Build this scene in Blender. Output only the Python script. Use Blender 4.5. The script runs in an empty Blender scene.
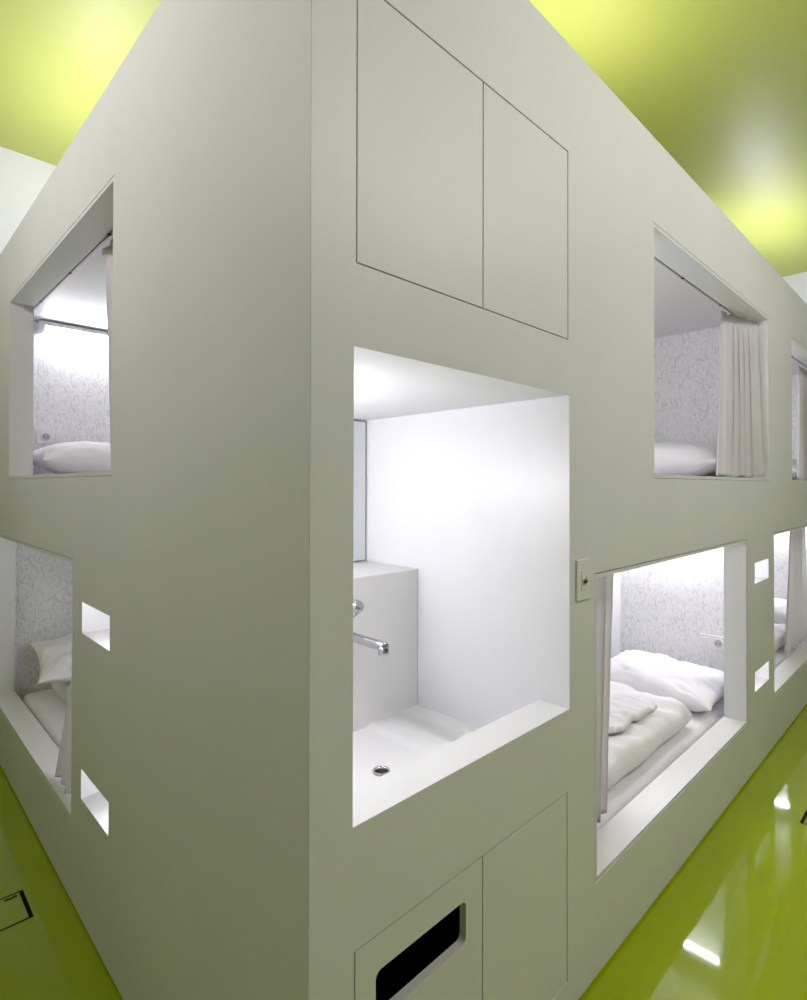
import bpy, bmesh, math, random
from mathutils import Vector, Matrix, noise
from mathutils.bvhtree import BVHTree
from mathutils.geometry import tessellate_polygon
S = bpy.context.scene
COL = S.collection
random.seed(4)

# ------------------------------------------------------------------ materials
def mat(name, col, rough=.6, metal=0., emit=None, strength=0., spec=.5, coat=0.):
    m = bpy.data.materials.new(name); m.use_nodes = True
    b = m.node_tree.nodes['Principled BSDF']
    b.inputs['Base Color'].default_value = (*col, 1)
    b.inputs['Roughness'].default_value = rough
    b.inputs['Metallic'].default_value = metal
    b.inputs['Specular IOR Level'].default_value = spec
    b.inputs['Coat Weight'].default_value = coat
    if emit:
        b.inputs['Emission Color'].default_value = (*emit, 1)
        b.inputs['Emission Strength'].default_value = strength
    return m

def nodes(m): return m.node_tree.nodes, m.node_tree.links, m.node_tree.nodes['Principled BSDF']

def coords(nt, scale=(1, 1, 1), rot=(0, 0, 0)):
    tc = nt.nodes.new('ShaderNodeTexCoord'); mp = nt.nodes.new('ShaderNodeMapping')
    mp.inputs['Scale'].default_value = scale; mp.inputs['Rotation'].default_value = rot
    nt.links.new(tc.outputs['Object'], mp.inputs['Vector'])
    return mp.outputs['Vector']

def mottled(m, scale, amount, bump=0., bscale=200., stretch=(1, 1, 1)):
    """gentle paint mottling and a fine bump"""
    n, l, b = nodes(m)
    v = coords(m.node_tree, stretch)
    t = n.new('ShaderNodeTexNoise'); t.inputs['Scale'].default_value = scale; t.inputs['Detail'].default_value = 5
    l.new(v, t.inputs['Vector'])
    r = n.new('ShaderNodeValToRGB'); c = b.inputs['Base Color'].default_value[:3]
    r.color_ramp.elements[0].position = .3; r.color_ramp.elements[1].position = .7
    r.color_ramp.elements[0].color = (*[x * (1 - amount) for x in c], 1)
    r.color_ramp.elements[1].color = (*[min(1, x * (1 + amount)) for x in c], 1)
    l.new(t.outputs['Fac'], r.inputs['Fac']); l.new(r.outputs['Color'], b.inputs['Base Color'])
    if bump:
        t2 = n.new('ShaderNodeTexNoise'); t2.inputs['Scale'].default_value = bscale; t2.inputs['Detail'].default_value = 3
        l.new(v, t2.inputs['Vector'])
        bp = n.new('ShaderNodeBump'); bp.inputs['Strength'].default_value = bump; bp.inputs['Distance'].default_value = .002
        l.new(t2.outputs['Fac'], bp.inputs['Height']); l.new(bp.outputs['Normal'], b.inputs['Normal'])
    return m

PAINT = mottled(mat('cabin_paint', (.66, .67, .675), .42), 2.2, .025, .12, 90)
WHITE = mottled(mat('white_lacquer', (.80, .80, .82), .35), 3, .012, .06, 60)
BASIN = mottled(mat('basin_white', (.80, .80, .80), .28), 3, .01)
WALLW = mottled(mat('wall_white', (.80, .80, .82), .7), 2, .02, .1, 120)
PLATE = mottled(mat('switch_plastic', (.70, .69, .68), .35), 20, .01)
SOCKET = mottled(mat('socket_plastic', (.80, .80, .80), .3), 20, .01)
FLOOR = mottled(mat('lime_resin_floor', (.345, .435, .0005), .045, spec=.42, coat=.12), 1.3, .06, .02, 6)
CEIL = mottled(mat('lime_ceiling', (.475, .52, .10), .46, spec=.65), 1.1, .03, .04, 8)
LINEN = mottled(mat('white_cotton', (.85, .835, .86), .85), 9, .02, .12, 260)
SHEET = mottled(mat('white_sheet', (.81, .80, .825), .85), 9, .02, .12, 260)
TOWEL = mottled(mat('folded_cotton', (.80, .79, .80), .95), 14, .03, .5, 320)
CURT = mottled(mat('curtain_cloth', (.82, .80, .81), .8), 6, .02, .15, 300, (6, 6, 1))
n_, l_, b_ = nodes(CURT)                       # thin cloth lets some light through
tr = n_.new('ShaderNodeBsdfTranslucent'); tr.inputs['Color'].default_value = (.88, .86, .87, 1)
mx_ = n_.new('ShaderNodeMixShader'); mx_.inputs[0].default_value = .55
l_.new(b_.outputs[0], mx_.inputs[1]); l_.new(tr.outputs[0], mx_.inputs[2])
l_.new(mx_.outputs[0], n_['Material Output'].inputs['Surface'])
CHROME = mottled(mat('chrome', (.52, .52, .55), .12, 1.), 8, .02)
RAIL = mottled(mat('rail_aluminium', (.60, .60, .60), .35, .6), 20, .03)
WELL = mottled(mat('socket_well_grey', (.42, .42, .42), .4), 20, .02)
DARK = mottled(mat('dark_slot', (.015, .015, .015), .6), 20, .1)
VOID = mottled(mat('black_interior', (.0015, .0015, .0015), .9, spec=.05), 5, .1)
GAP = mottled(mat('gap_grey', (.16, .16, .17), .6), 10, .05)
INK = mottled(mat('black_floor_paint', (.004, .004, .004), .8, spec=.1), 30, .1)
EDGE = mottled(mat('mirror_edge_grey', (.30, .29, .33), .5), 10, .05)
MIRROR = mottled(mat('mirror_glass', (.93, .94, .95), .02, 1.), 2, .003)
LAMPB = mottled(mat('lamp_housing', (.84, .84, .86), .4), 10, .02)
def tube_mat(name, s):
    m = mat(name, (.9, .9, .9), .4, emit=(.97, .955, 1.0), strength=s)
    return m
TUBE = tube_mat('lamp_tube_lit', 135)
TUBEMID = tube_mat('lamp_tube_medium', 70)
FILL_RL = tube_mat('fill_tube_lower_right', 55)
STEP_FILL = tube_mat('step_fill_glow', 21)
WASHT = tube_mat('wash_tube_lit', 84)
FILL_LL = tube_mat('fill_tube_lower_left', 110)
FILL_RU = tube_mat('fill_tube_upper_right', 165)

def osb_mat():
    m = mat('whitewashed_strand_board', (.8, .8, .8), .75)
    n, l, b = nodes(m); nt = m.node_tree
    layers = []
    for i, (rot, th) in enumerate(((0.12, .545), (-.32, .56), (.5, .585), (-.75, .605))):
        v = coords(nt, (1, 1, 1), (0, 0, 0))
        # strands: noise squeezed along a turned axis of the board plane
        mp = n.new('ShaderNodeMapping'); mp.inputs['Rotation'].default_value = (rot, rot, 0)
        l.new(v, mp.inputs['Vector'])
        mp2 = n.new('ShaderNodeMapping'); mp2.inputs['Scale'].default_value = (92, 92, 24)
        mp2.inputs['Location'].default_value = (i * 7.3, i * 3.1, i * 5.7)
        l.new(mp.outputs['Vector'], mp2.inputs['Vector'])
        t = n.new('ShaderNodeTexNoise'); t.inputs['Scale'].default_value = 1.; t.inputs['Detail'].default_value = 2
        l.new(mp2.outputs['Vector'], t.inputs['Vector'])
        r = n.new('ShaderNodeMapRange'); r.inputs['From Min'].default_value = th; r.inputs['From Max'].default_value = th + .13
        l.new(t.outputs['Fac'], r.inputs['Value']); layers.append(r.outputs['Result'])
    a = layers[0]
    for x in layers[1:]:
        mx = n.new('ShaderNodeMath'); mx.operation = 'MAXIMUM'
        l.new(a, mx.inputs[0]); l.new(x, mx.inputs[1]); a = mx.outputs[0]
    big = n.new('ShaderNodeTexNoise'); big.inputs['Scale'].default_value = 9; big.inputs['Detail'].default_value = 4
    l.new(coords(nt), big.inputs['Vector'])
    mu = n.new('ShaderNodeMath'); mu.operation = 'MULTIPLY'; l.new(a, mu.inputs[0]); l.new(big.outputs['Fac'], mu.inputs[1])
    rp = n.new('ShaderNodeValToRGB')
    rp.color_ramp.elements[0].color = (.85, .85, .86, 1); rp.color_ramp.elements[1].color = (.58, .58, .57, 1)
    rp.color_ramp.elements[1].position = .75
    l.new(mu.outputs[0], rp.inputs['Fac']); l.new(rp.outputs['Color'], b.inputs['Base Color'])
    bp = n.new('ShaderNodeBump'); bp.inputs['Strength'].default_value = .35; bp.inputs['Distance'].default_value = .002
    bp.invert = True
    l.new(mu.outputs[0], bp.inputs['Height']); l.new(bp.outputs['Normal'], b.inputs['Normal'])
    return m
OSB = osb_mat()

# ------------------------------------------------------------------ helpers
def Rf(s, d, z): return Vector((s, d, z))     # right front: s along x, d into the cabin
def Lf(s, d, z): return Vector((d, s, z))     # left front: s along y, d into the cabin
Id = Rf

def thing(name, label, cat, loc=(0, 0, 0), group=None):
    o = bpy.data.objects.new(name, None); COL.objects.link(o); o.location = loc
    o.empty_display_size = .05
    o['label'] = label; o['category'] = cat
    if group: o['group'] = group
    return o

def rootloc(o):
    v = Vector((0, 0, 0))
    while o: v += Vector(o.location); o = o.parent
    return v

def obj(name, bm, mats, parent=None, smooth=False, label=None, bevel=0, sub=0, recalc=True):
    if recalc: bmesh.ops.recalc_face_normals(bm, faces=bm.faces[:])
    me = bpy.data.meshes.new(name)
    if parent:
        bmesh.ops.translate(bm, verts=bm.verts[:], vec=-rootloc(parent))
    bm.to_mesh(me); bm.free()
    for m in (mats if isinstance(mats, (list, tuple)) else [mats]): me.materials.append(m)
    if smooth:
        for p in me.polygons: p.use_smooth = True
    o = bpy.data.objects.new(name, me); COL.objects.link(o)
    if parent: o.parent = parent
    if bevel:
        mo = o.modifiers.new('bevel', 'BEVEL'); mo.width = bevel; mo.segments = 2; mo.limit_method = 'ANGLE'
    if sub:
        mo = o.modifiers.new('sub', 'SUBSURF'); mo.levels = sub; mo.render_levels = sub
    if label: o['label'] = label
    return o

def box(bm, F, s0, s1, d0, d1, z0, z1, mi=0):
    vs = [bm.verts.new(F(s, d, z)) for s in (s0, s1) for d in (d0, d1) for z in (z0, z1)]
    q = lambda *i: bm.faces.new([vs[k] for k in i])
    fs = [q(0, 1, 3, 2), q(4, 6, 7, 5), q(0, 4, 5, 1), q(2, 3, 7, 6), q(0, 2, 6, 4), q(1, 5, 7, 3)]
    for f in fs: f.material_index = mi
    return fs

def quad(bm, pts, mi=0):
    f = bm.faces.new([bm.verts.new(p) for p in pts]); f.material_index = mi; return f

def holed_panel(bm, F, s0, s1, z0, z1, d0, d1, holes):
    """slab with rectangular holes; outer face material 0, every other face material 1"""
    ss = sorted({s0, s1, *[h[0] for h in holes], *[h[1] for h in holes]})
    zs = sorted({z0, z1, *[h[2] for h in holes], *[h[3] for h in holes]})
    def solid(i, j):
        if i < 0 or j < 0 or i >= len(ss) - 1 or j >= len(zs) - 1: return False
        cs = (ss[i] + ss[i + 1]) / 2; cz = (zs[j] + zs[j + 1]) / 2
        return not any(h[0] < cs < h[1] and h[2] < cz < h[3] for h in holes)
    V = {}
    def v(s, d, z):
        k = (round(s, 5), round(d, 5), round(z, 5))
        if k not in V: V[k] = bm.verts.new(F(s, d, z))
        return V[k]
    def f(mi, *p):
        q = bm.faces.new([v(*x) for x in p]); q.material_index = mi
    for i in range(len(ss) - 1):
        for j in range(len(zs) - 1):
            if not solid(i, j): continue
            a, b, c, e = ss[i], ss[i + 1], zs[j], zs[j + 1]
            f(0, (a, d0, c), (b, d0, c), (b, d0, e), (a, d0, e))
            f(1, (a, d1, c), (a, d1, e), (b, d1, e), (b, d1, c))
            if not solid(i - 1, j): f(1, (a, d0, c), (a, d0, e), (a, d1, e), (a, d1, c))
            if not solid(i + 1, j): f(1, (b, d0, c), (b, d1, c), (b, d1, e), (b, d0, e))
            if not solid(i, j - 1): f(1, (a, d0, c), (a, d1, c), (b, d1, c), (b, d0, c))
            if not solid(i, j + 1): f(1, (a, d0, e), (b, d0, e), (b, d1, e), (a, d1, e))

def tube(bm, pts, r, seg=12, cap=True, mi=0):
    """round tube along pts; r a number or a list"""
    pts = [Vector(p) for p in pts]; rings = []
    for i, p in enumerate(pts):
        t = (pts[min(i + 1, len(pts) - 1)] - pts[max(i - 1, 0)]).normalized()
        up = Vector((0, 0, 1)) if abs(t.z) < .9 else Vector((1, 0, 0))
        a = t.cross(up).normalized(); b = t.cross(a)
        rr = r[i] if isinstance(r, (list, tuple)) else r
        rings.append([bm.verts.new(p + (a * math.cos(k * 2 * math.pi / seg) + b * math.sin(k * 2 * math.pi / seg)) * rr) for k in range(seg)])
    for A, B in zip(rings, rings[1:]):
        for k in range(seg):
            f = bm.faces.new((A[k], A[(k + 1) % seg], B[(k + 1) % seg], B[k])); f.material_index = mi; f.smooth = True
    if cap:
        for R_ in (rings[0], rings[-1]):
            f = bm.faces.new(R_); f.material_index = mi

def rrect(u0, u1, w0, w1, r, n=5):
    out = []
    for cx, cy, a0 in ((u1 - r, w1 - r, 0), (u0 + r, w1 - r, 90), (u0 + r, w0 + r, 180), (u1 - r, w0 + r, 270)):
        for k in range(n + 1):
            a = math.radians(a0 + 90 * k / n); out.append((cx + r * math.cos(a), cy + r * math.sin(a)))
    return out

# ------------------------------------------------------------------ sizes
H = 2.60; T = .094
LO_Z = (.290, 1.144); UP_Z = (1.449, 2.293)
FR = .014                                   # frame board around an opening
XE, YE = 5.20, 3.14                         # cabin extent
# room
RX, RY, RH = 6.374, 3.65, 3.60
NX, NY = -2.3, -2.3
def struct(name, bm, m):
    o = obj(name, bm, m); o['kind'] = 'structure'; return o
bm = bmesh.new(); box(bm, Id, NX, RX, NY, RY, -.12, 0); struct('floor', bm, FLOOR)
bm = bmesh.new(); box(bm, Id, NX, RX, NY, RY, RH, RH + .12); struct('ceiling', bm, CEIL)
bm = bmesh.new(); box(bm, Id, RX, RX + .12, NY, RY, 0, RH); struct('wall_right', bm, WALLW)
bm = bmesh.new(); box(bm, Id, NX, RX, RY, RY + .12, 0, RH); struct('wall_left', bm, WALLW)
bm = bmesh.new(); box(bm, Id, NX, RX, NY - .12, NY, 0, RH); struct('wall_front', bm, WALLW)
bm = bmesh.new(); box(bm, Id, NX - .12, NX, NY, RY, 0, RH); struct('wall_back', bm, WALLW)

# ------------------------------------------------------------------ the cabin
cabin = thing('sleeping_cabin', 'big white two-storey sleeping cabin whose corner juts towards us, cut with bunk openings', 'sleeping cabin', (0, 0, 0))
R_OPEN = [(.992, 2.495, *LO_Z), (3.026, 4.529, *LO_Z), (1.408, 2.917, *UP_Z), (3.463, 4.972, *UP_Z)]
L_OPEN = [(1.390, 2.900, *LO_Z), (.992, 2.502, *UP_Z)]
R_STEP = [(2.640, 2.905, .928, 1.029), (2.640, 2.905, .395, .491), (4.674, 4.939, .928, 1.029), (4.674, 4.939, .395, .491)]
L_STEP = [(.996, 1.271, .928, 1.029), (.996, 1.271, .395, .491)]
SINK = (.092, .836, .812, 1.652)
UCUP = (.096, .831, 1.799, 2.308); LCUP = (.096, .826, .094, .596)
grow = lambda h: (h[0] - FR, h[1] + FR, h[2] - FR, h[3] + FR)
bm = bmesh.new()
holed_panel(bm, Rf, 0, XE, .012, H, 0, T, [grow(h) for h in R_OPEN] + R_STEP + [SINK, UCUP, LCUP])
for v in bm.verts:                                   # mitred at the corner
    if v.co.x < .001 and v.co.y > .01: v.co.x = T + .0004
    elif v.co.x < .001: v.co.x = .0006
obj('right_front', bm, [PAINT, WHITE], cabin)
bm = bmesh.new()
holed_panel(bm, Lf, 0, YE, .012, H, 0, T, [grow(h) for h in L_OPEN] + L_STEP)
for v in bm.verts:
    if v.co.y < .001 and v.co.x > .01: v.co.y = T + .0004
obj('left_front', bm, [PAINT, WHITE], cabin)
bm = bmesh.new(); holed_panel(bm, lambda s, d, z: Vector((s, d, z)), T, XE, H - .04, H - .002, T, YE, [])
obj('roof', bm, [WHITE, WHITE], cabin)
bm = bmesh.new(); box(bm, Id, XE - .05, XE, T, YE, .012, H - .04); obj('end_board', bm, PAINT, cabin)
bm = bmesh.new(); box(bm, Id, T, XE - .05, YE - .05, YE, .012, H - .04); obj('end_board', bm, PAINT, cabin)
bm = bmesh.new(); box(bm, Id, .012, XE - .012, .012, .08, 0, .0115); box(bm, Id, .012, .08, .08, YE - .012, 0, .0115)
obj('plinth', bm, GAP, cabin)

def frame(F, o):
    """lining board around a bunk opening: painted front edge, white reveal"""
    bm = bmesh.new(); g = .0014 if o[2] > 1.3 else .0036
    s0, s1, z0, z1 = o
    O = [(s0 - FR + g, z0 - FR + g), (s1 + FR - g, z0 - FR + g), (s1 + FR - g, z1 + FR - g), (s0 - FR + g, z1 + FR - g)]
    I = [(s0, z0), (s1, z0), (s1, z1), (s0, z1)]
    d0, d1 = .001, T + .004
    for k in range(4):
        a, b, c, e = O[k], O[(k + 1) % 4], I[(k + 1) % 4], I[k]
        P = lambda q, d: F(q[0], d, q[1])
        quad(bm, [P(a, d0), P(b, d0), P(c, d0), P(e, d0)], 0)
        quad(bm, [P(a, d1), P(b, d1), P(c, d1), P(e, d1)], 1)
        quad(bm, [P(e, d0), P(c, d0), P(c, d1), P(e, d1)], 1)
        quad(bm, [P(a, d0), P(b, d0), P(b, d1), P(a, d1)], 1)
    bmesh.ops.remove_doubles(bm, verts=bm.verts[:], dist=1e-5)
    obj('opening_frame', bm, [PAINT, WHITE], cabin)
for o in R_OPEN: frame(Rf, o)
for o in L_OPEN: frame(Lf, o)

def step_box(F, h):
    """lit foothold: a white box behind the hole, a glowing strip added on the near side to brighten it"""
    s0, s1, z0, z1 = h; bm = bmesh.new(); D = T + .014; t = .008
    d0 = T + .0005
    box(bm, F, s0 - t, s1 + t, D, D + t, z0 - t, z1 + t)
    box(bm, F, s0 - t, s0, d0, D, z0 - t, z1 + t); box(bm, F, s1, s1 + t, d0, D, z0 - t, z1 + t)
    box(bm, F, s0, s1, d0, D, z0 - t, z0); box(bm, F, s0, s1, d0, D, z1, z1 + t)
    p = obj('foothold', bm, WHITE, cabin)
    bm = bmesh.new(); box(bm, F, s0 + .002, s0 + .010, T - .03, D - .003, z0 + .012, z1 - .012)  # added hidden glow that whitens the foothold
    obj('fill_strip', bm, STEP_FILL, p)
for h in R_STEP: step_box(Rf, h)
for h in L_STEP: step_box(Lf, h)

def alcove(F, s0, s1, zb, zt, dep=.81):
    """inside of one bunk: shell (back, near end, lid, bed board) and a strand-board head wall"""
    bm = bmesh.new(); t = .02
    d0 = T + .006
    box(bm, F, s0 - t, s1 + t, dep, dep + t, zb, zt)
    box(bm, F, s0 - t, s0, d0, dep, zb, zt)
    box(bm, F, s0 - t, s1 + t, d0, dep + t, zt, zt + t)
    box(bm, F, s0 - t, s1 + t, d0, dep + t, zb - t, zb)
    # fascia behind the front, around the opening height
    obj('bunk_shell', bm, WHITE, cabin)
    bm = bmesh.new(); box(bm, F, s1, s1 + t, d0, dep, zb, zt)
    obj('head_board_wall', bm, OSB, cabin, label='whitewashed strand board end wall of a bunk')
RL1 = dict(F=Rf, s0=.90, s1=2.925, zb=.13, zt=1.30)
RU1 = dict(F=Rf, s0=1.02, s1=3.075, zb=1.345, zt=2.345)
RL2 = dict(F=Rf, s0=2.975, s1=4.98, zb=.13, zt=1.30)
RU2 = dict(F=Rf, s0=3.125, s1=5.10, zb=1.345, zt=2.345)
LL1 = dict(F=Lf, s0=.92, s1=2.945, zb=.13, zt=1.30)
LU1 = dict(F=Lf, s0=.92, s1=3.00, zb=1.345, zt=2.345)
for a in (RL1, RU1, RL2, RU2, LL1, LU1): alcove(**a)

# ------------------------------------------------------------------ wash niche
bm = bmesh.new(); s0, s1, z0, z1 = SINK; B = .842; t = .012; e = T + .0002
box(bm, Id, s0 - t, s1 + t, B, B + t, .55, z1 + t)
box(bm, Id, s1, s1 + t, e, B, .55, z1 + t)
box(bm, Id, s0, s1, e, B, z1, z1 + t)
obj('wash_niche', bm, WHITE, cabin)

wash = thing('washbasin', 'white recessed washbasin with a flat floor and back ledge in the lit niche', 'washbasin', (.46, .33, .60))
bm = bmesh.new()
# basin floor: shallow tray, slightly lower on the left, with a soft crease
xs = [T + .0012, .585, .60, .625, .645, s1 - .001]; zf = [.659, .6605, .661, .6675, .668, .669]
y0, y1 = T + .001, .5625
DX, DY, DR = .458, .330, .019
n = 24
top = {}
def zfloor(x):
    for a, b, za, zb_ in zip(xs, xs[1:], zf, zf[1:]):
        if a <= x <= b: return za + (zb_ - za) * (x - a) / (b - a)
    return zf[-1]
# left plate with a round drain hole: ring of quads from the hole to the plate rim
hole = [bm.verts.new((DX + DR * math.cos(2 * math.pi * k / n), DY + DR * math.sin(2 * math.pi * k / n), zfloor(DX) - .003)) for k in range(n)]
mid = [bm.verts.new((DX + DR * 1.5 * math.cos(2 * math.pi * k / n), DY + DR * 1.5 * math.sin(2 * math.pi * k / n), zfloor(DX))) for k in range(n)]
rim = []
for k in range(n):
    a = 2 * math.pi * k / n; c, s_ = math.cos(a), math.sin(a)
    tx = ((xs[1] if c > 0 else xs[0]) - DX) / c if abs(c) > 1e-6 else 1e9
    ty = ((y1 if s_ > 0 else y0) - DY) / s_ if abs(s_) > 1e-6 else 1e9
    tt = min(tx, ty); x = DX + c * tt; y = DY + s_ * tt
    rim.append(bm.verts.new((x, y, zfloor(min(max(x, xs[0]), xs[-1])))))
for k in range(n):
    j = (k + 1) % n
    bm.faces.new((hole[k], hole[j], mid[j], mid[k])); bm.faces.new((mid[k], mid[j], rim[j], rim[k]))
# plate corners
for cx_, cy_ in ((xs[0], y0), (xs[0], y1), (xs[1], y0), (xs[1], y1)):
    ang = math.atan2(cy_ - DY, cx_ - DX) % (2 * math.pi); k = int(ang / (2 * math.pi) * n) % n
    cv = bm.verts.new((cx_, cy_, zfloor(cx_))); bm.faces.new((rim[k], rim[(k + 1) % n], cv))
for a, b, za, zb_ in zip(xs[1:], xs[2:], zf[1:], zf[2:]):
    quad(bm, [(a, y0, za), (b, y0, zb_), (b, y1, zb_), (a, y1, za)])
bmesh.ops.remove_doubles(bm, verts=bm.verts[:], dist=1e-5)
for f in bm.faces:
    if f.normal.z < 0: f.normal_flip()
ret = bmesh.ops.extrude_face_region(bm, geom=bm.faces[:])
bmesh.ops.translate(bm, verts=[g for g in ret['geom'] if isinstance(g, bmesh.types.BMVert)], vec=(0, 0, -.02))
obj('basin', bm, BASIN, wash)
bm = bmesh.new(); box(bm, Id, T + .0012, s1 - .001, .563, B - .001, .63, 1.127)
obj('ledge', bm, BASIN, wash, bevel=.003)
bm = bmesh.new()
dz = zfloor(DX)
prof = [(.0225, -.004), (.0222, .0042), (.019, .0048), (.0165, .001), (.016, -.016)]
rings = [[bm.verts.new((DX + r * math.cos(2 * math.pi * k / 20), DY + r * math.sin(2 * math.pi * k / 20), dz + z)) for k in range(20)] for r, z in prof]
for A, C_ in zip(rings, rings[1:]):
    for k in range(20): bm.faces.new((A[k], A[(k + 1) % 20], C_[(k + 1) % 20], C_[k])).smooth = True
dr = obj('drain', bm, CHROME, wash, label='chrome drain ring')
bm = bmesh.new(); bm.faces.new([bm.verts.new((DX + .0158 * math.cos(2 * math.pi * k / 20), DY + .0145 * math.sin(2 * math.pi * k / 20), dz - .004)) for k in range(20)])
for k in range(3):
    a = k * math.pi / 3
    tube(bm, [(DX + .014 * math.cos(a), DY + .014 * math.sin(a), dz - .001), (DX - .014 * math.cos(a), DY - .014 * math.sin(a), dz - .001)], .0012, 6)
obj('strainer', bm, DARK, dr)

# tap: wall body on the ledge front, swivel spout, lever on top
tap = thing('tap', 'chrome wall tap with a long straight spout above the basin drain', 'tap', (.474, .562, .945))
bm = bmesh.new(); tube(bm, [(.474, .562, .955), (.474, .552, .955)], [.032, .030], 24)
tube(bm, [(.474, .553, .955), (.474, .515, .955)], [.023, .023], 24)
tube(bm, [(.474, .525, .94), (.474, .525, .985), (.474, .525, .99)], [.022, .022, .018], 24)
obj('tap_body', bm, CHROME, tap)
bm = bmesh.new()
tube(bm, [(.474, .525, .981), (.475, .48, .981), (.478, .365, .979), (.479, .342, .9787), (.479, .337, .9785)], [.014, .0135, .0135, .014, .011], 16)
sp = obj('spout', bm, CHROME, tap)
bm = bmesh.new()
tube(bm, [(.479, .346, .980), (.479, .346, .960), (.479, .346, .957)], [.015, .015, .0135], 18)
no = obj('nozzle', bm, CHROME, sp)
bm = bmesh.new(); tube(bm, [(.479, .346, .960), (.479, .346, .956)], .0105, 16)
tube(bm, [(.4725, .3285, .974), (.4745, .3325, .974)], .005, 12)
obj('aerator', bm, DARK, no)
bm = bmesh.new()
tube(bm, [(.474, .525, .985), (.474, .525, 1.004), (.474, .525, 1.012)], [.021, .0225, .014], 20)
tube(bm, [(.474, .52, 1.012), (.477, .49, 1.040), (.480, .465, 1.062), (.481, .452, 1.072), (.481, .447, 1.075)], [.012, .016, .0195, .018, .010], 12)
obj('lever', bm, CHROME, tap)

# mirror above the ledge
mir = thing('mirror', 'frameless mirror panel with a dark edge above the washbasin ledge', 'mirror', (.46, B, 1.13))
bm = bmesh.new(); box(bm, Id, s0 + .012, s1 - .007, B - .010, B - .005, 1.1325, z1 - .008)
obj('mirror_glass', bm, MIRROR, mir)
bm = bmesh.new(); q = .0035
a, b, c, d = s0 + .012, s1 - .007, 1.1325, z1 - .008
box(bm, Id, a - q, b + q, B - .011, B - .001, d, d + q); box(bm, Id, a - q, b + q, B - .011, B - .001, c - q, c)
box(bm, Id, a - q, a, B - .011, B - .001, c, d); box(bm, Id, b, b + q, B - .011, B - .001, c, d)
obj('mirror_edge', bm, EDGE, mir)
# wash lamp on the left side wall of the niche (behind the front)
wl = thing('wall_lamp', 'slim light fitting on the side wall inside the washbasin niche', 'lamp', (s0, .38, 1.56))
bm = bmesh.new(); box(bm, Id, T + .0005, T + .02, .24, .74, 1.385, 1.43); obj('lamp_housing', bm, LAMPB, wl)
bm = bmesh.new(); tube(bm, [(T + .034, .26, 1.407), (T + .034, .72, 1.407)], .013, 12); obj('lamp_tube', bm, WASHT, wl)

# ------------------------------------------------------------------ cupboards
def door(bm, s0, s1, z0, z1, hole=None):
    if not hole:
        box(bm, Id, s0, s1, .0005, .018, z0, z1); return
    # front with a rounded slot
    loop = rrect(*hole, .014); n = len(loop)
    rim = [(s0, z0), (s1, z0), (s1, z1), (s0, z1)]
    pts = rim + loop
    tris = tessellate_polygon([[Vector((u, w, 0)) for u, w in rim], [Vector((u, w, 0)) for u, w in loop]])
    A = [bm.verts.new((u, .0005, w)) for u, w in pts]; B_ = [bm.verts.new((u, .018, w)) for u, w in pts]
    for t_ in tris:
        bm.faces.new([A[k] for k in t_]); bm.faces.new([B_[k] for k in t_])
    for k in range(n):
        i, j = 4 + k, 4 + (k + 1) % n; bm.faces.new((A[i], A[j], B_[j], B_[i]))
    for k in range(4):
        i, j = k, (k + 1) % 4; bm.faces.new((A[i], A[j], B_[j], B_[i]))

def cupboard(o, label, slot=None, depth=.55, split=.46):
    s0, s1, z0, z1 = o; g = .0036
    c = thing('cupboard', label, 'cupboard', ((s0 + s1) / 2, .2, z0))
    bm = bmesh.new(); t = .015; d0, d1 = .024, depth
    m = .0012
    a, b, e, f = s0 + m, s1 - m, z0 + m, z1 - m
    box(bm, Id, a, b, d1 - t, d1, e, f); box(bm, Id, a, a + t, d0, d1 - t, e, f); box(bm, Id, b - t, b, d0, d1 - t, e, f)
    box(bm, Id, a + t, b - t, d0, d1 - t, e, e + t); box(bm, Id, a + t, b - t, d0, d1 - t, f - t, f)
    box(bm, Id, split - .009, split + .009, d0, d1 - t, e + t, f - t)
    obj('carcass', bm, VOID, c)
    bm = bmesh.new(); door(bm, s0 + g, split - g / 2, z0 + g, z1 - g, slot)
    obj('door', bm, PAINT, c, label='cupboard door with a dark rounded slot' if slot else None)
    bm = bmesh.new(); door(bm, split + g / 2, s1 - g, z0 + g, z1 - g)
    obj('door', bm, PAINT, c)
cupboard(UCUP, 'flush two-door cupboard above the washbasin niche', depth=.55)
cupboard(LCUP, 'flush two-door cupboard below the washbasin, one door with a black slot', slot=(.147, .403, .437, .528), depth=.5)

# ------------------------------------------------------------------ switch by the niche
sw = thing('switch', 'small upright switch plate with a dark key slot beside the washbasin niche', 'switch', (.905, 0, 1.15))
bm = bmesh.new(); box(bm, Id, .868, .941, -.006, -.0003, 1.093, 1.206)
obj('cover_plate', bm, PLATE, sw, bevel=.003)
bm = bmesh.new(); box(bm, Id, .889, .923, -.0075, -.0055, 1.120, 1.176); ins = obj('insert', bm, PLATE, sw, bevel=.001)
bm = bmesh.new(); tube(bm, [(.904, -.0072, 1.147), (.904, -.011, 1.147)], [.0125, .011], 20); kn = obj('key_barrel', bm, RAIL, ins)
bm = bmesh.new(); box(bm, Id,   .895, .9135, -.0125, -.0109, 1.141, 1.149); obj('key_slot', bm, DARK, kn)

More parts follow.
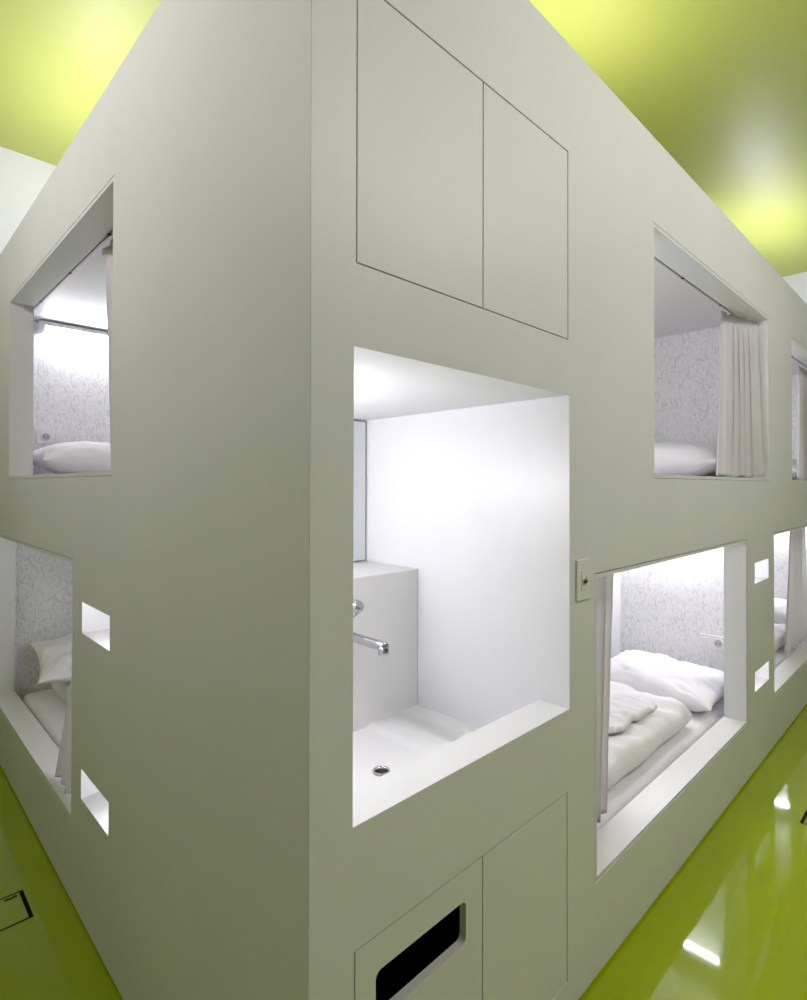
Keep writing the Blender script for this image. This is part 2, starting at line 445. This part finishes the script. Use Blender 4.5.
# ------------------------------------------------------------------ bunk lamps and sockets
def bed_lamp(F, s, dd0, dd1, z, tm, label):
    r = thing('bed_lamp', label, 'lamp', F(s, (dd0 + dd1) / 2, z), 'bunk reading lamps')
    bm = bmesh.new(); box(bm, F, s - .085, s - .0005, dd0, dd1, z, z + .024); obj('lamp_housing', bm, LAMPB, r, bevel=.002)
    bm = bmesh.new(); tube(bm, [F(s - .066, dd0 + .035, z - .010), F(s - .066, dd1 - .035, z - .010)], .0095, 12); obj('lamp_tube', bm, tm, r)
    bm = bmesh.new(); box(bm, F, s - .084, s - .004, dd0 - .002, dd0 + .03, z - .032, z + .0235)
    obj('end_cap', bm, WHITE, r, bevel=.002)
    bm = bmesh.new(); box(bm, F, s - .084, s - .004, dd1 - .03, dd1 + .002, z - .032, z + .0235)
    obj('end_cap', bm, WHITE, r, bevel=.002)
bed_lamp(Lf, 3.00, .205, .76, 2.312, TUBEMID, 'lit strip lamp high on the head wall of the upper left bunk')
bed_lamp(Rf, 2.925, .20, .76, 1.20, TUBE, 'lit strip lamp on the head wall of the nearest lower right bunk')
bed_lamp(Rf, 4.98, .20, .76, 1.20, TUBE, 'lit strip lamp on the head wall of the far lower right bunk')

bed_lamp(lambda s, d, z: Rf(2.04 - s, d, z), 1.02, .20, .76, 2.20, FILL_RU, 'added unseen fill lamp on the foot wall of the nearest upper right bunk')  # added out of view to brighten this bunk's board and pillow
bed_lamp(lambda s, d, z: Rf(1.80 - s, d, z), .90, .20, .76, 1.20, FILL_RL, 'added unseen fill lamp on the foot wall of the nearest lower right bunk')  # added behind the curtain to lift duvet and sheet
bed_lamp(lambda s, d, z: Lf(1.84 - s, d, z), .92, .20, .76, 1.20, FILL_LL, 'added unseen fill lamp on the foot wall of the lower left bunk')  # added fill, lifts the dark lower left bunk
bed_lamp(lambda s, d, z: Rf(6.25 - s, d, z), 3.125, .20, .76, 2.20, FILL_RU, 'added unseen fill lamp on the foot wall of the far upper right bunk')  # added fill at the hidden foot end of the far bunk

def socket(F, s, d, z, label):
    r = thing('power_socket', label, 'socket', F(s, d, z), 'white sockets on bunk head walls')
    bm = bmesh.new(); box(bm, F, s - .009, s - .0003, d - .045, d + .095, z - .04, z + .04); pl = obj('cover_plate', bm, SOCKET, r, bevel=.002)
    bm = bmesh.new(); tube(bm, [F(s - .009, d, z), F(s - .0125, d, z)], [.029, .0285], 24); obj('socket_ring', bm, SOCKET, r)
    bm = bmesh.new(); tube(bm, [F(s - .0126, d, z), F(s - .0132, d, z)], .021, 20); w = obj('socket_well', bm, WELL, r)
    bm = bmesh.new()
    for k in (-1, 1): tube(bm, [F(s - .0133, d + k * .0095, z), F(s - .0142, d + k * .0095, z)], .0035, 8)
    obj('contact_hole', bm, DARK, w)
    bm = bmesh.new(); box(bm, F, s - .0125, s - .0088, d + .048, d + .083, z - .022, z + .022); obj('rocker', bm, SOCKET, r, bevel=.001)
socket(Rf, 2.925, .245, .530, 'white wall socket above the pillow of the nearest lower right bunk')
socket(Lf, 3.00, .255, 1.686, 'white wall socket above the pillow of the upper left bunk')

# ------------------------------------------------------------------ bedding
def mattress(a, top, label, d0=.122):
    F = a['F']; s0, s1 = a['s0'] + .005, a['s1'] - .005; d1 = .805; z0 = a['zb']
    r = thing('mattress', label, 'mattress', F((s0 + s1) / 2, (d0 + d1) / 2, z0), 'mattresses in the bunks')
    bm = bmesh.new()
    N, M, q = 46, 18, .03
    def pt(i, j, k):
        pass
    prof = rrect(d0, d1, z0 + .001, top, .035, 5)
    rings = []
    for i in range(N + 1):
        s = s0 + (s1 - s0) * i / N
        e = min(i, N - i); k = [.035, .012, .003][e] if e < 3 else 0
        ring = []
        for u, w in prof:
            cu, cw = (d0 + d1) / 2, (z0 + top) / 2
            uu = u - math.copysign(min(k, abs(u - cu)), u - cu); ww = w - (min(k, abs(w - cw)) if w > cw else 0)
            nz = noise.noise(Vector((s * 3, u * 5, w * 5 + a['zt'] * 7))) * .006
            if w > cw: ww += nz * .8
            if u < d0 + .02: uu += nz
            uu = min(uu, .807); ww = max(ww, z0 + .0005)
            ring.append(bm.verts.new(F(s, uu, ww)))
        rings.append(ring)
    for A, B_ in zip(rings, rings[1:]):
        for k in range(len(prof)): bm.faces.new((A[k], A[(k + 1) % len(prof)], B_[(k + 1) % len(prof)], B_[k]))
    bm.faces.new(rings[0]); bm.faces.new(rings[-1])
    obj('fitted_sheet', bm, SHEET, r, smooth=True)

def cushion(name, label, cat, F, c, half, ax, thick, m, seed=0, rot=0., tilt=0., roll=0., wr=.012, ears=.16, group=None, floor=None):
    """soft stuffed rectangle: half=(along s, along d); wrinkles fan out from the corners"""
    base = F(*c); r = thing(name, label, cat, base, group)
    N, M = 44, 44
    bm = bmesh.new(); grids = []
    cr, sr = math.cos(rot), math.sin(rot)
    for side in (1, -1):
        g = []
        for i in range(N + 1):
            row = []
            for j in range(M + 1):
                u = -1 + 2 * i / N; v = -1 + 2 * j / M
                u = math.copysign(1 - (1 - abs(u)) ** 1.35, u); v = math.copysign(1 - (1 - abs(v)) ** 1.35, v)
                prof = max(0, (1 - abs(u) ** 2.6)) ** .55 * max(0, (1 - abs(v) ** 2.6)) ** .55
                # sides draw in between the corners
                pu = u * half[0] * (1 - .055 * (1 - v * v) * abs(u) ** 3) * (1 + ears * .18 * abs(u * v) ** 4)
                pv = v * half[1] * (1 - .055 * (1 - u * u) * abs(v) ** 3) * (1 + ears * .18 * abs(u * v) ** 4)
                h = thick * .5 * prof
                w1 = noise.noise(Vector((pu * 9 + seed, pv * 9, seed * 2.3)))
                ang = math.atan2(abs(v) - 1.05, abs(u) - 1.05)
                fan = math.sin(ang * 22 + 4 * w1 + seed) * math.exp(-3.2 * math.hypot(abs(u) - 1, abs(v) - 1))
                w2 = 1 - abs(noise.noise(Vector((pu * 14 + w1 * 2, pv * 5 + seed, side * 3 + seed)))) * 2
                edge = min(1, prof * 2.2)
                h += edge * (wr * 1.1 * w1 + wr * .55 * fan + wr * .45 * (w2 - .5))
                z = side * h
                z += .012 * noise.noise(Vector((pu * 3, pv * 3, seed + 9)))
                row.append((pu, pv, z))
            g.append(row)
        grids.append(g)
    ct, st = math.cos(tilt), math.sin(tilt); cl, sl = math.cos(roll), math.sin(roll)
    def place(p):
        x, y, z = p
        x, z = x * ct + z * st, -x * st + z * ct            # tilt: lifts along s
        y, z = y * cl + z * sl, -y * sl + z * cl
        x, y = x * cr - y * sr, x * sr + y * cr
        X, Y = c[0] + x, c[1] + y
        return F(X, Y, max(c[2] + z, floor(X, Y)))
    V = [[[bm.verts.new(place(p)) for p in row] for row in g] for g in grids]
    for gi in range(2):
        for i in range(N):
            for j in range(M): bm.faces.new((V[gi][i][j], V[gi][i + 1][j], V[gi][i + 1][j + 1], V[gi][i][j + 1]))
    bmesh.ops.remove_doubles(bm, verts=bm.verts[:], dist=4e-4)
    # flat hem where the two sides meet
    obj('pillowcase' if name == 'pillow' else 'cover', bm, m, r, smooth=True)
    return r

def duvet(label, F, s0, s1, d0, d1, z0, z1, seed, m=LINEN, name='duvet', cat='duvet', amp=.02, r_=.045, slope=0., floor=None):
    """folded quilt: rounded slab with pillowy billows; layers draws the folds on its edge"""
    r = thing(name, label, cat, F((s0 + s1) / 2, (d0 + d1) / 2, z0), None)
    N, K = 64, 72
    bm = bmesh.new(); rings = []
    hz = (z1 - z0)
    ns, nd = 54, 34
    grid = {}
    def surf(u, v, side):
        s = s0 + (s1 - s0) * u; d = d0 + (d1 - d0) * v
        es = min(u, 1 - u) * (s1 - s0); ed = min(v, 1 - v) * (d1 - d0)
        def rd(e): 
            e = min(e / r_, 1); return math.sqrt(max(0, 1 - (1 - e) ** 2))
        k = rd(es) ** .8 * rd(ed) ** .8
        p = Vector((s * 5 + seed, d * 5, seed))
        w = noise.noise(p); w2 = noise.noise(Vector((s * 13 + seed, d * 8 + w * 2, seed + 4)))
        rid = abs(noise.noise(Vector((s * 9 + d * 7 + seed, d * 3 - s * 2, seed + 8)))) 
        mid = z0 + hz * .36
        if side > 0: z = mid + (z1 - mid) * k + k * (amp * w + amp * .5 * w2 - amp * .8 * max(0, .16 - rid) * 4 + amp * .62 * noise.noise(Vector((s * 24 + d * 9 + 2 * w, d * 11 - s * 5, seed + 11)))) + k * slope * (s - s0) / (s1 - s0)
        else: z = mid - (mid - z0) * k
        out = 1 + 0 * w
        s += .012 * noise.noise(Vector((d * 6, seed, 1))) * (1 if u in (0, 1) else 1)
        d += .012 * noise.noise(Vector((s * 5, seed, 2)))
        if floor: z = z - z0 + floor(s, d); return F(s, d, max(z, floor(s, d)))
        return F(s, d, max(z, z0))
    def warp(t): return .5 - .5 * math.cos(math.pi * t) if False else (t * t * (3 - 2 * t)) * .55 + t * .45
    V = [[[bm.verts.new(surf(warp(i / ns), warp(j / nd), sd)) for j in range(nd + 1)] for i in range(ns + 1)] for sd in (1, -1)]
    for g in V:
        for i in range(ns):
            for j in range(nd): bm.faces.new((g[i][j], g[i + 1][j], g[i + 1][j + 1], g[i][j + 1]))
    bmesh.ops.remove_doubles(bm, verts=bm.verts[:], dist=3e-4)
    bv = BVHTree.FromBMesh(bm)
    obj('cover', bm, m, r, smooth=True)
    return bv

def on(F, bv, base):
    """height of whatever lies at (s, d): the quilt below, else the mattress"""
    def h(s, d):
        p = bv.ray_cast(F(s, d, 3), Vector((0, 0, -1)))[0]
        return max(base, p.z + .012) if p else base
    return h
def smooth_on(F, bv, base):
    h = on(F, bv, base); k = [(a * .07, b * .07) for a in (-1, 0, 1) for b in (-1, 0, 1)]
    return lambda s, d: max(h(s, d), sum(h(s + a, d + b) for a, b in k) / 9)
flat = lambda z: (lambda s, d: z)

mattress(RL1, .282, 'white mattress with fitted sheet in the nearest lower right bunk')
mattress(RU1, 1.447, 'white mattress in the nearest upper right bunk')
mattress(RL2, .282, 'white mattress in the far lower right bunk')
mattress(RU2, 1.447, 'white mattress in the far upper right bunk')
mattress(LL1, .272, 'white mattress in the lower left bunk')
mattress(LU1, 1.447, 'white mattress in the upper left bunk')

cushion('pillow', 'plump white pillow under the socket in the nearest lower right bunk', 'pillow', Rf, (2.615, .442, .360), (.225, .318), 0, .195, LINEN, 1.7, rot=-.02, tilt=-.08, wr=.018, group='white bunk pillows', floor=flat(.289))
cushion('pillow', 'white pillow beside the gathered curtain in the nearest upper right bunk', 'pillow', Rf, (2.82, .47, 1.562), (.22, .312), 0, .21, LINEN, 5.2, rot=.05, tilt=-.1, group='white bunk pillows', floor=flat(1.454))
cushion('pillow', 'white pillow under the lit lamp in the upper left bunk', 'pillow', Lf, (2.74, .462, 1.552), (.22, .322), 0, .20, LINEN, 8.1, rot=-.04, tilt=-.1, group='white bunk pillows', floor=flat(1.454))
cushion('pillow', 'white pillow beyond the curtain in the far lower right bunk', 'pillow', Rf, (4.72, .462, .395), (.22, .322), 0, .20, LINEN, 11., rot=.03, tilt=-.15, group='white bunk pillows', floor=flat(.289))
cushion('pillow', 'white pillow at the picture edge in the far upper right bunk', 'pillow', Rf, (4.84, .48, 1.556), (.22, .31), 0, .20, LINEN, 14., tilt=-.1, group='white bunk pillows', floor=flat(1.454))
q1 = duvet('folded white duvet along the nearest lower right bunk, towards its curtain', Rf, 1.02, 2.285, .165, .77, .289, .405, 2.4, amp=.024, r_=.075)
q2 = duvet('folded white duvet beneath the rumpled pillow in the lower left bunk', Lf, 1.9, 2.80, .245, .76, .279, .39, 6.6, amp=.015, r_=.05)
duvet('folded white duvet in the far lower right bunk behind the curtain', Rf, 3.1, 4.40, .165, .77, .289, .40, 9.1, amp=.02, r_=.07)
duvet('small folded white towel lying on the duvet of the nearest lower right bunk', Rf, 1.62, 2.03, .235, .58, .40, .432, 5.5, m=TOWEL, name='towel', cat='towel', amp=.006, r_=.02, floor=smooth_on(Rf, q1, .30))
cushion('pillow', 'rumpled white pillow on a folded duvet in the lower left bunk', 'pillow', Lf, (2.61, .450, .50), (.20, .31), 0, .15, LINEN, 3.3, rot=.10, tilt=-.28, wr=.02, group='white bunk pillows', floor=on(Lf, q2, .28))

# ------------------------------------------------------------------ curtains
def curtain_rail(F, s0, s1, z, label):
    r = thing('curtain_rail', label, 'curtain rail', F((s0 + s1) / 2, T + .02, z), 'ceiling rails above the bunk openings')
    bm = bmesh.new(); d = T + .0065
    box(bm, F, s0, s1, d, d + .007, z - .004, z + .010); box(bm, F, s0, s1, d + .012, d + .019, z - .004, z + .010)
    box(bm, F, s0, s1, d, d + .019, z + .010, z + .014)
    obj('track', bm, RAIL, r)
    bm = bmesh.new(); box(bm, F, s0 + .001, s1 - .001, d + .0072, d + .0118, z - .001, z + .0095); obj('slot', bm, DARK, r)
    n = 3
    for k in range(n):
        s = s0 + (s1 - s0) * (k + .9) / (n + 1)
        bm = bmesh.new(); box(bm, F, s - .005, s + .005, d + .004, d + .015, z - .0075, z - .0042); obj('glider', bm, DARK, r)
    # fascia board that closes the gap above the rail up to the bunk lid
def curtain(F, s0, s1, d, z0, z1, folds, label, flare0=0., flare1=0., amp=.02, dbot=None, seed=0., pw=1.4, drape=False, dright=None):
    r = thing('curtain', label, 'curtain', F((s0 + s1) / 2, d, z0), 'off-white bunk curtains')
    bm = bmesh.new(); N, M = folds * 16, 40; g = []
    for j in range(M + 1):
        t = j / M; row = []                                  # t 0 top .. 1 bottom
        z = z1 + (z0 - z1) * t
        a = s0 - flare0 * t ** pw; b = s1 + flare1 * t ** pw
        for i in range(N + 1):
            u = i / N
            ph = folds * 2 * math.pi * u + .7 * noise.noise(Vector((u * folds * .7, t * 1.2, seed)))
            am = amp * (.75 + .5 * noise.noise(Vector((u * folds, t * .8, seed + 3)))) * (.55 + .45 * min(1, t * 5))
            if t < .06: am *= .6
            s = a + (b - a) * u + .35 * am * math.sin(2 * ph) 
            dd = d + (0 if dright is None else (dright - d) * u) + am * math.sin(ph) + ((dbot - d) * t * (u if drape else 1) if dbot is not None else 0)
            zz = z + (.006 * math.sin(ph * .5 + seed) if j in (0,) else 0) + (.006 * math.sin(ph * .37) if j == M else 0)
            row.append(bm.verts.new(F(s, dd, zz)))
        g.append(row)
    for j in range(M):
        for i in range(N): bm.faces.new((g[j][i], g[j][i + 1], g[j + 1][i + 1], g[j + 1][i]))
    o = obj('cloth', bm, CURT, r, smooth=True)
    mo = o.modifiers.new('thick', 'SOLIDIFY'); mo.thickness = .0016
    # header tape and hooks
    bm = bmesh.new(); N2 = folds * 8; G = []
    for zz in (z1 - .03, z1 - .004):
        G.append([])
        for i in range(N2 + 1):
            u = i / N2; ph = folds * 2 * math.pi * u
            G[-1].append(bm.verts.new(F(s0 + (s1 - s0) * u, d - .004 + amp * .35 * math.sin(ph), zz)))
    for i in range(N2): bm.faces.new((G[0][i], G[0][i + 1], G[1][i + 1], G[1][i]))
    h = obj('header_tape', bm, CURT, r, smooth=True)
    mo = h.modifiers.new('thick', 'SOLIDIFY'); mo.thickness = .002
    return r
curtain_rail(Rf, 1.03, 3.06, UP_Z[1] + .012, 'aluminium curtain rail over the nearest upper right opening')
curtain_rail(Rf, 3.14, 5.09, UP_Z[1] + .012, 'aluminium curtain rail over the far upper right opening')
curtain_rail(Lf, .93, 2.98, UP_Z[1] + .012, 'aluminium curtain rail over the upper left opening')
curtain(Rf, 2.56, 2.893, .122, 1.458, 2.285, 7, 'off-white curtain gathered at the right of the nearest upper right opening', flare0=.06, flare1=.010, amp=.019, seed=1., dbot=.095, drape=True, dright=.048)
curtain(Rf, 4.36, 4.8, .128, 1.458, 2.285, 8, 'off-white curtain cut by the picture edge in the far upper right opening', amp=.022, seed=2.)
curtain(Rf, .98, 1.39, .125, .301, 1.165, 6, 'off-white curtain gathered at the left of the nearest lower right opening', flare1=-.09, pw=.4, amp=.02, seed=3.)
curtain(Rf, 4.12, 4.48, .130, .30, 1.28, 6, 'off-white curtain flaring out in the far lower right opening', flare0=.28, amp=.02, seed=4., dbot=.11)
curtain(Lf, .97, 1.515, .128, 1.458, 2.285, 6, 'off-white curtain edge in the upper left opening', flare1=-.13, pw=.35, amp=.02, seed=5.)
curtain(Lf, 1.43, 1.60, .115, .297, 1.165, 4, 'off-white curtain hanging over the sill of the lower left opening', flare1=.11, amp=.011, seed=6., dbot=.03)

# ------------------------------------------------------------------ floor markings
def marking(label, F2, loc):
    """outlined floor tag: one thick side towards the cabin; F2(a, b) -> point, a along the cabin, b away from it"""
    r = thing('floor_marking', label, 'floor marking', loc, 'black outlined floor markings')
    bm = bmesh.new(); W, L, th, th2 = .168, .36, .0115, .0055
    def bar(a0, a1, b0, b1):
        pts = [F2(a0, b0), F2(a1, b0), F2(a1, b1), F2(a0, b1)]
        lo = [bm.verts.new((p[0], p[1], .0004)) for p in pts]; hi = [bm.verts.new((p[0], p[1], .0014)) for p in pts]
        bm.faces.new(lo); bm.faces.new(hi)
        for k in range(4): bm.faces.new((lo[k], lo[(k + 1) % 4], hi[(k + 1) % 4], hi[k]))
    bar(0, W, 0, th); bar(0, th2, th, L); bar(W - th2, W, th, L); bar(0, W, L, L + th2)
    obj('outline', bm, INK, r)
    bm = bmesh.new()
    for k in range(3):                                       # small script-like scribble by the corner
        c0 = .020 + k * .012
        bar(.015 + .003 * (k % 2), .024 + .002 * (k % 2), c0, c0 + .0118)
    obj('lettering', bm, INK, r)
marking('black outlined mark on the dark green floor at the left edge', lambda a, b: (-.102 - b, 1.567 - a), (-.2, 1.48, 0))
marking('black outlined mark on the shiny green floor at the right edge', lambda a, b: (2.302 + a, -.243 - b), (2.38, -.35, 0))

# ------------------------------------------------------------------ lights of the room and added fill
def area(name, loc, size, power, rot=(0, 0, 0), col=(.96, .98, 1.0)):
    L = bpy.data.lights.new(name, 'AREA'); L.shape = 'RECTANGLE'; L.size, L.size_y = size; L.energy = power; L.color = col
    o = bpy.data.objects.new(name, L); COL.objects.link(o); o.location = loc; o.rotation_euler = rot; return o
PI = math.pi
UP = (PI, 0, 0)
COOL = (.99, .938, 1.0); SKYISH = (.84, .83, 1.0)
# batten uplights standing above the cabin roof
area('roof_lamp', (1.62, .52, 2.92), (1.1, .08), 11, UP, SKYISH)
area('roof_lamp', (4.85, .47, 2.96), (1.1, .08), 10.5, UP, SKYISH)
area('roof_lamp', (.48, 2.55, 2.9), (.08, 1.1), 11.5, UP, SKYISH)
# unseen fill added between cabin and end walls to brighten the white walls
area('gap_fill', (.6, 3.35, 2.6), (1.4, .06), 4.5, UP, (.66, .70, 1.0))
area('gap_fill', (5.8, .6, 2.6), (.06, 1.4), 6.5, UP, (.66, .70, 1.0))
# out-of-view fill lights added over the aisles, aimed at the cabin fronts
area('aisle_fill', (1.7, -1.9, 3.3), (2.6, .3), 39.5, (math.radians(58), 0, 0), COOL)
wash_left = area('aisle_fill', (-2.0, 1.2, 3.2), (.3, 2.0), 23, (0, math.radians(-86), 0), COOL)
wash_left.data.spread = math.radians(120)

w = bpy.data.worlds.new('world'); S.world = w; w.use_nodes = True
w.node_tree.nodes['Background'].inputs[0].default_value = (.5, .5, .5, 1); w.node_tree.nodes['Background'].inputs[1].default_value = 0

# ------------------------------------------------------------------ camera
cd = bpy.data.cameras.new('camera'); co = bpy.data.objects.new('camera', cd); COL.objects.link(co); S.camera = co
f, cx, cy = 559.8, 405.7, 481.3
yaw, pitch, roll = math.radians(45.42), math.radians(.48), math.radians(.11)
cd.sensor_fit = 'AUTO'; cd.sensor_width = 36; cd.sensor_height = 36; cd.lens = f * 36 / 1000
cd.shift_x = (403.5 - cx) / 1000; cd.shift_y = (cy - 500) / 1000
cd.clip_start = .02
fw = Vector((math.cos(yaw) * math.cos(pitch), math.sin(yaw) * math.cos(pitch), math.sin(pitch)))
rt = Vector((math.sin(yaw), -math.cos(yaw), 0)); up = rt.cross(fw)
r2 = rt * math.cos(roll) + up * math.sin(roll); u2 = -rt * math.sin(roll) + up * math.cos(roll)
M = Matrix((r2, u2, -fw)).transposed().to_4x4(); M.translation = (-.530, -.761, 1.407)
co.matrix_world = M

S.view_settings.view_transform = 'Standard'; S.view_settings.look = 'None'
S.view_settings.gamma = 1; S.view_settings.use_curve_mapping = False; S.view_settings.exposure = .09
S.cycles.max_bounces = 12; S.cycles.diffuse_bounces = 6; S.cycles.use_denoising = True
S.cycles.sample_clamp_indirect = 6
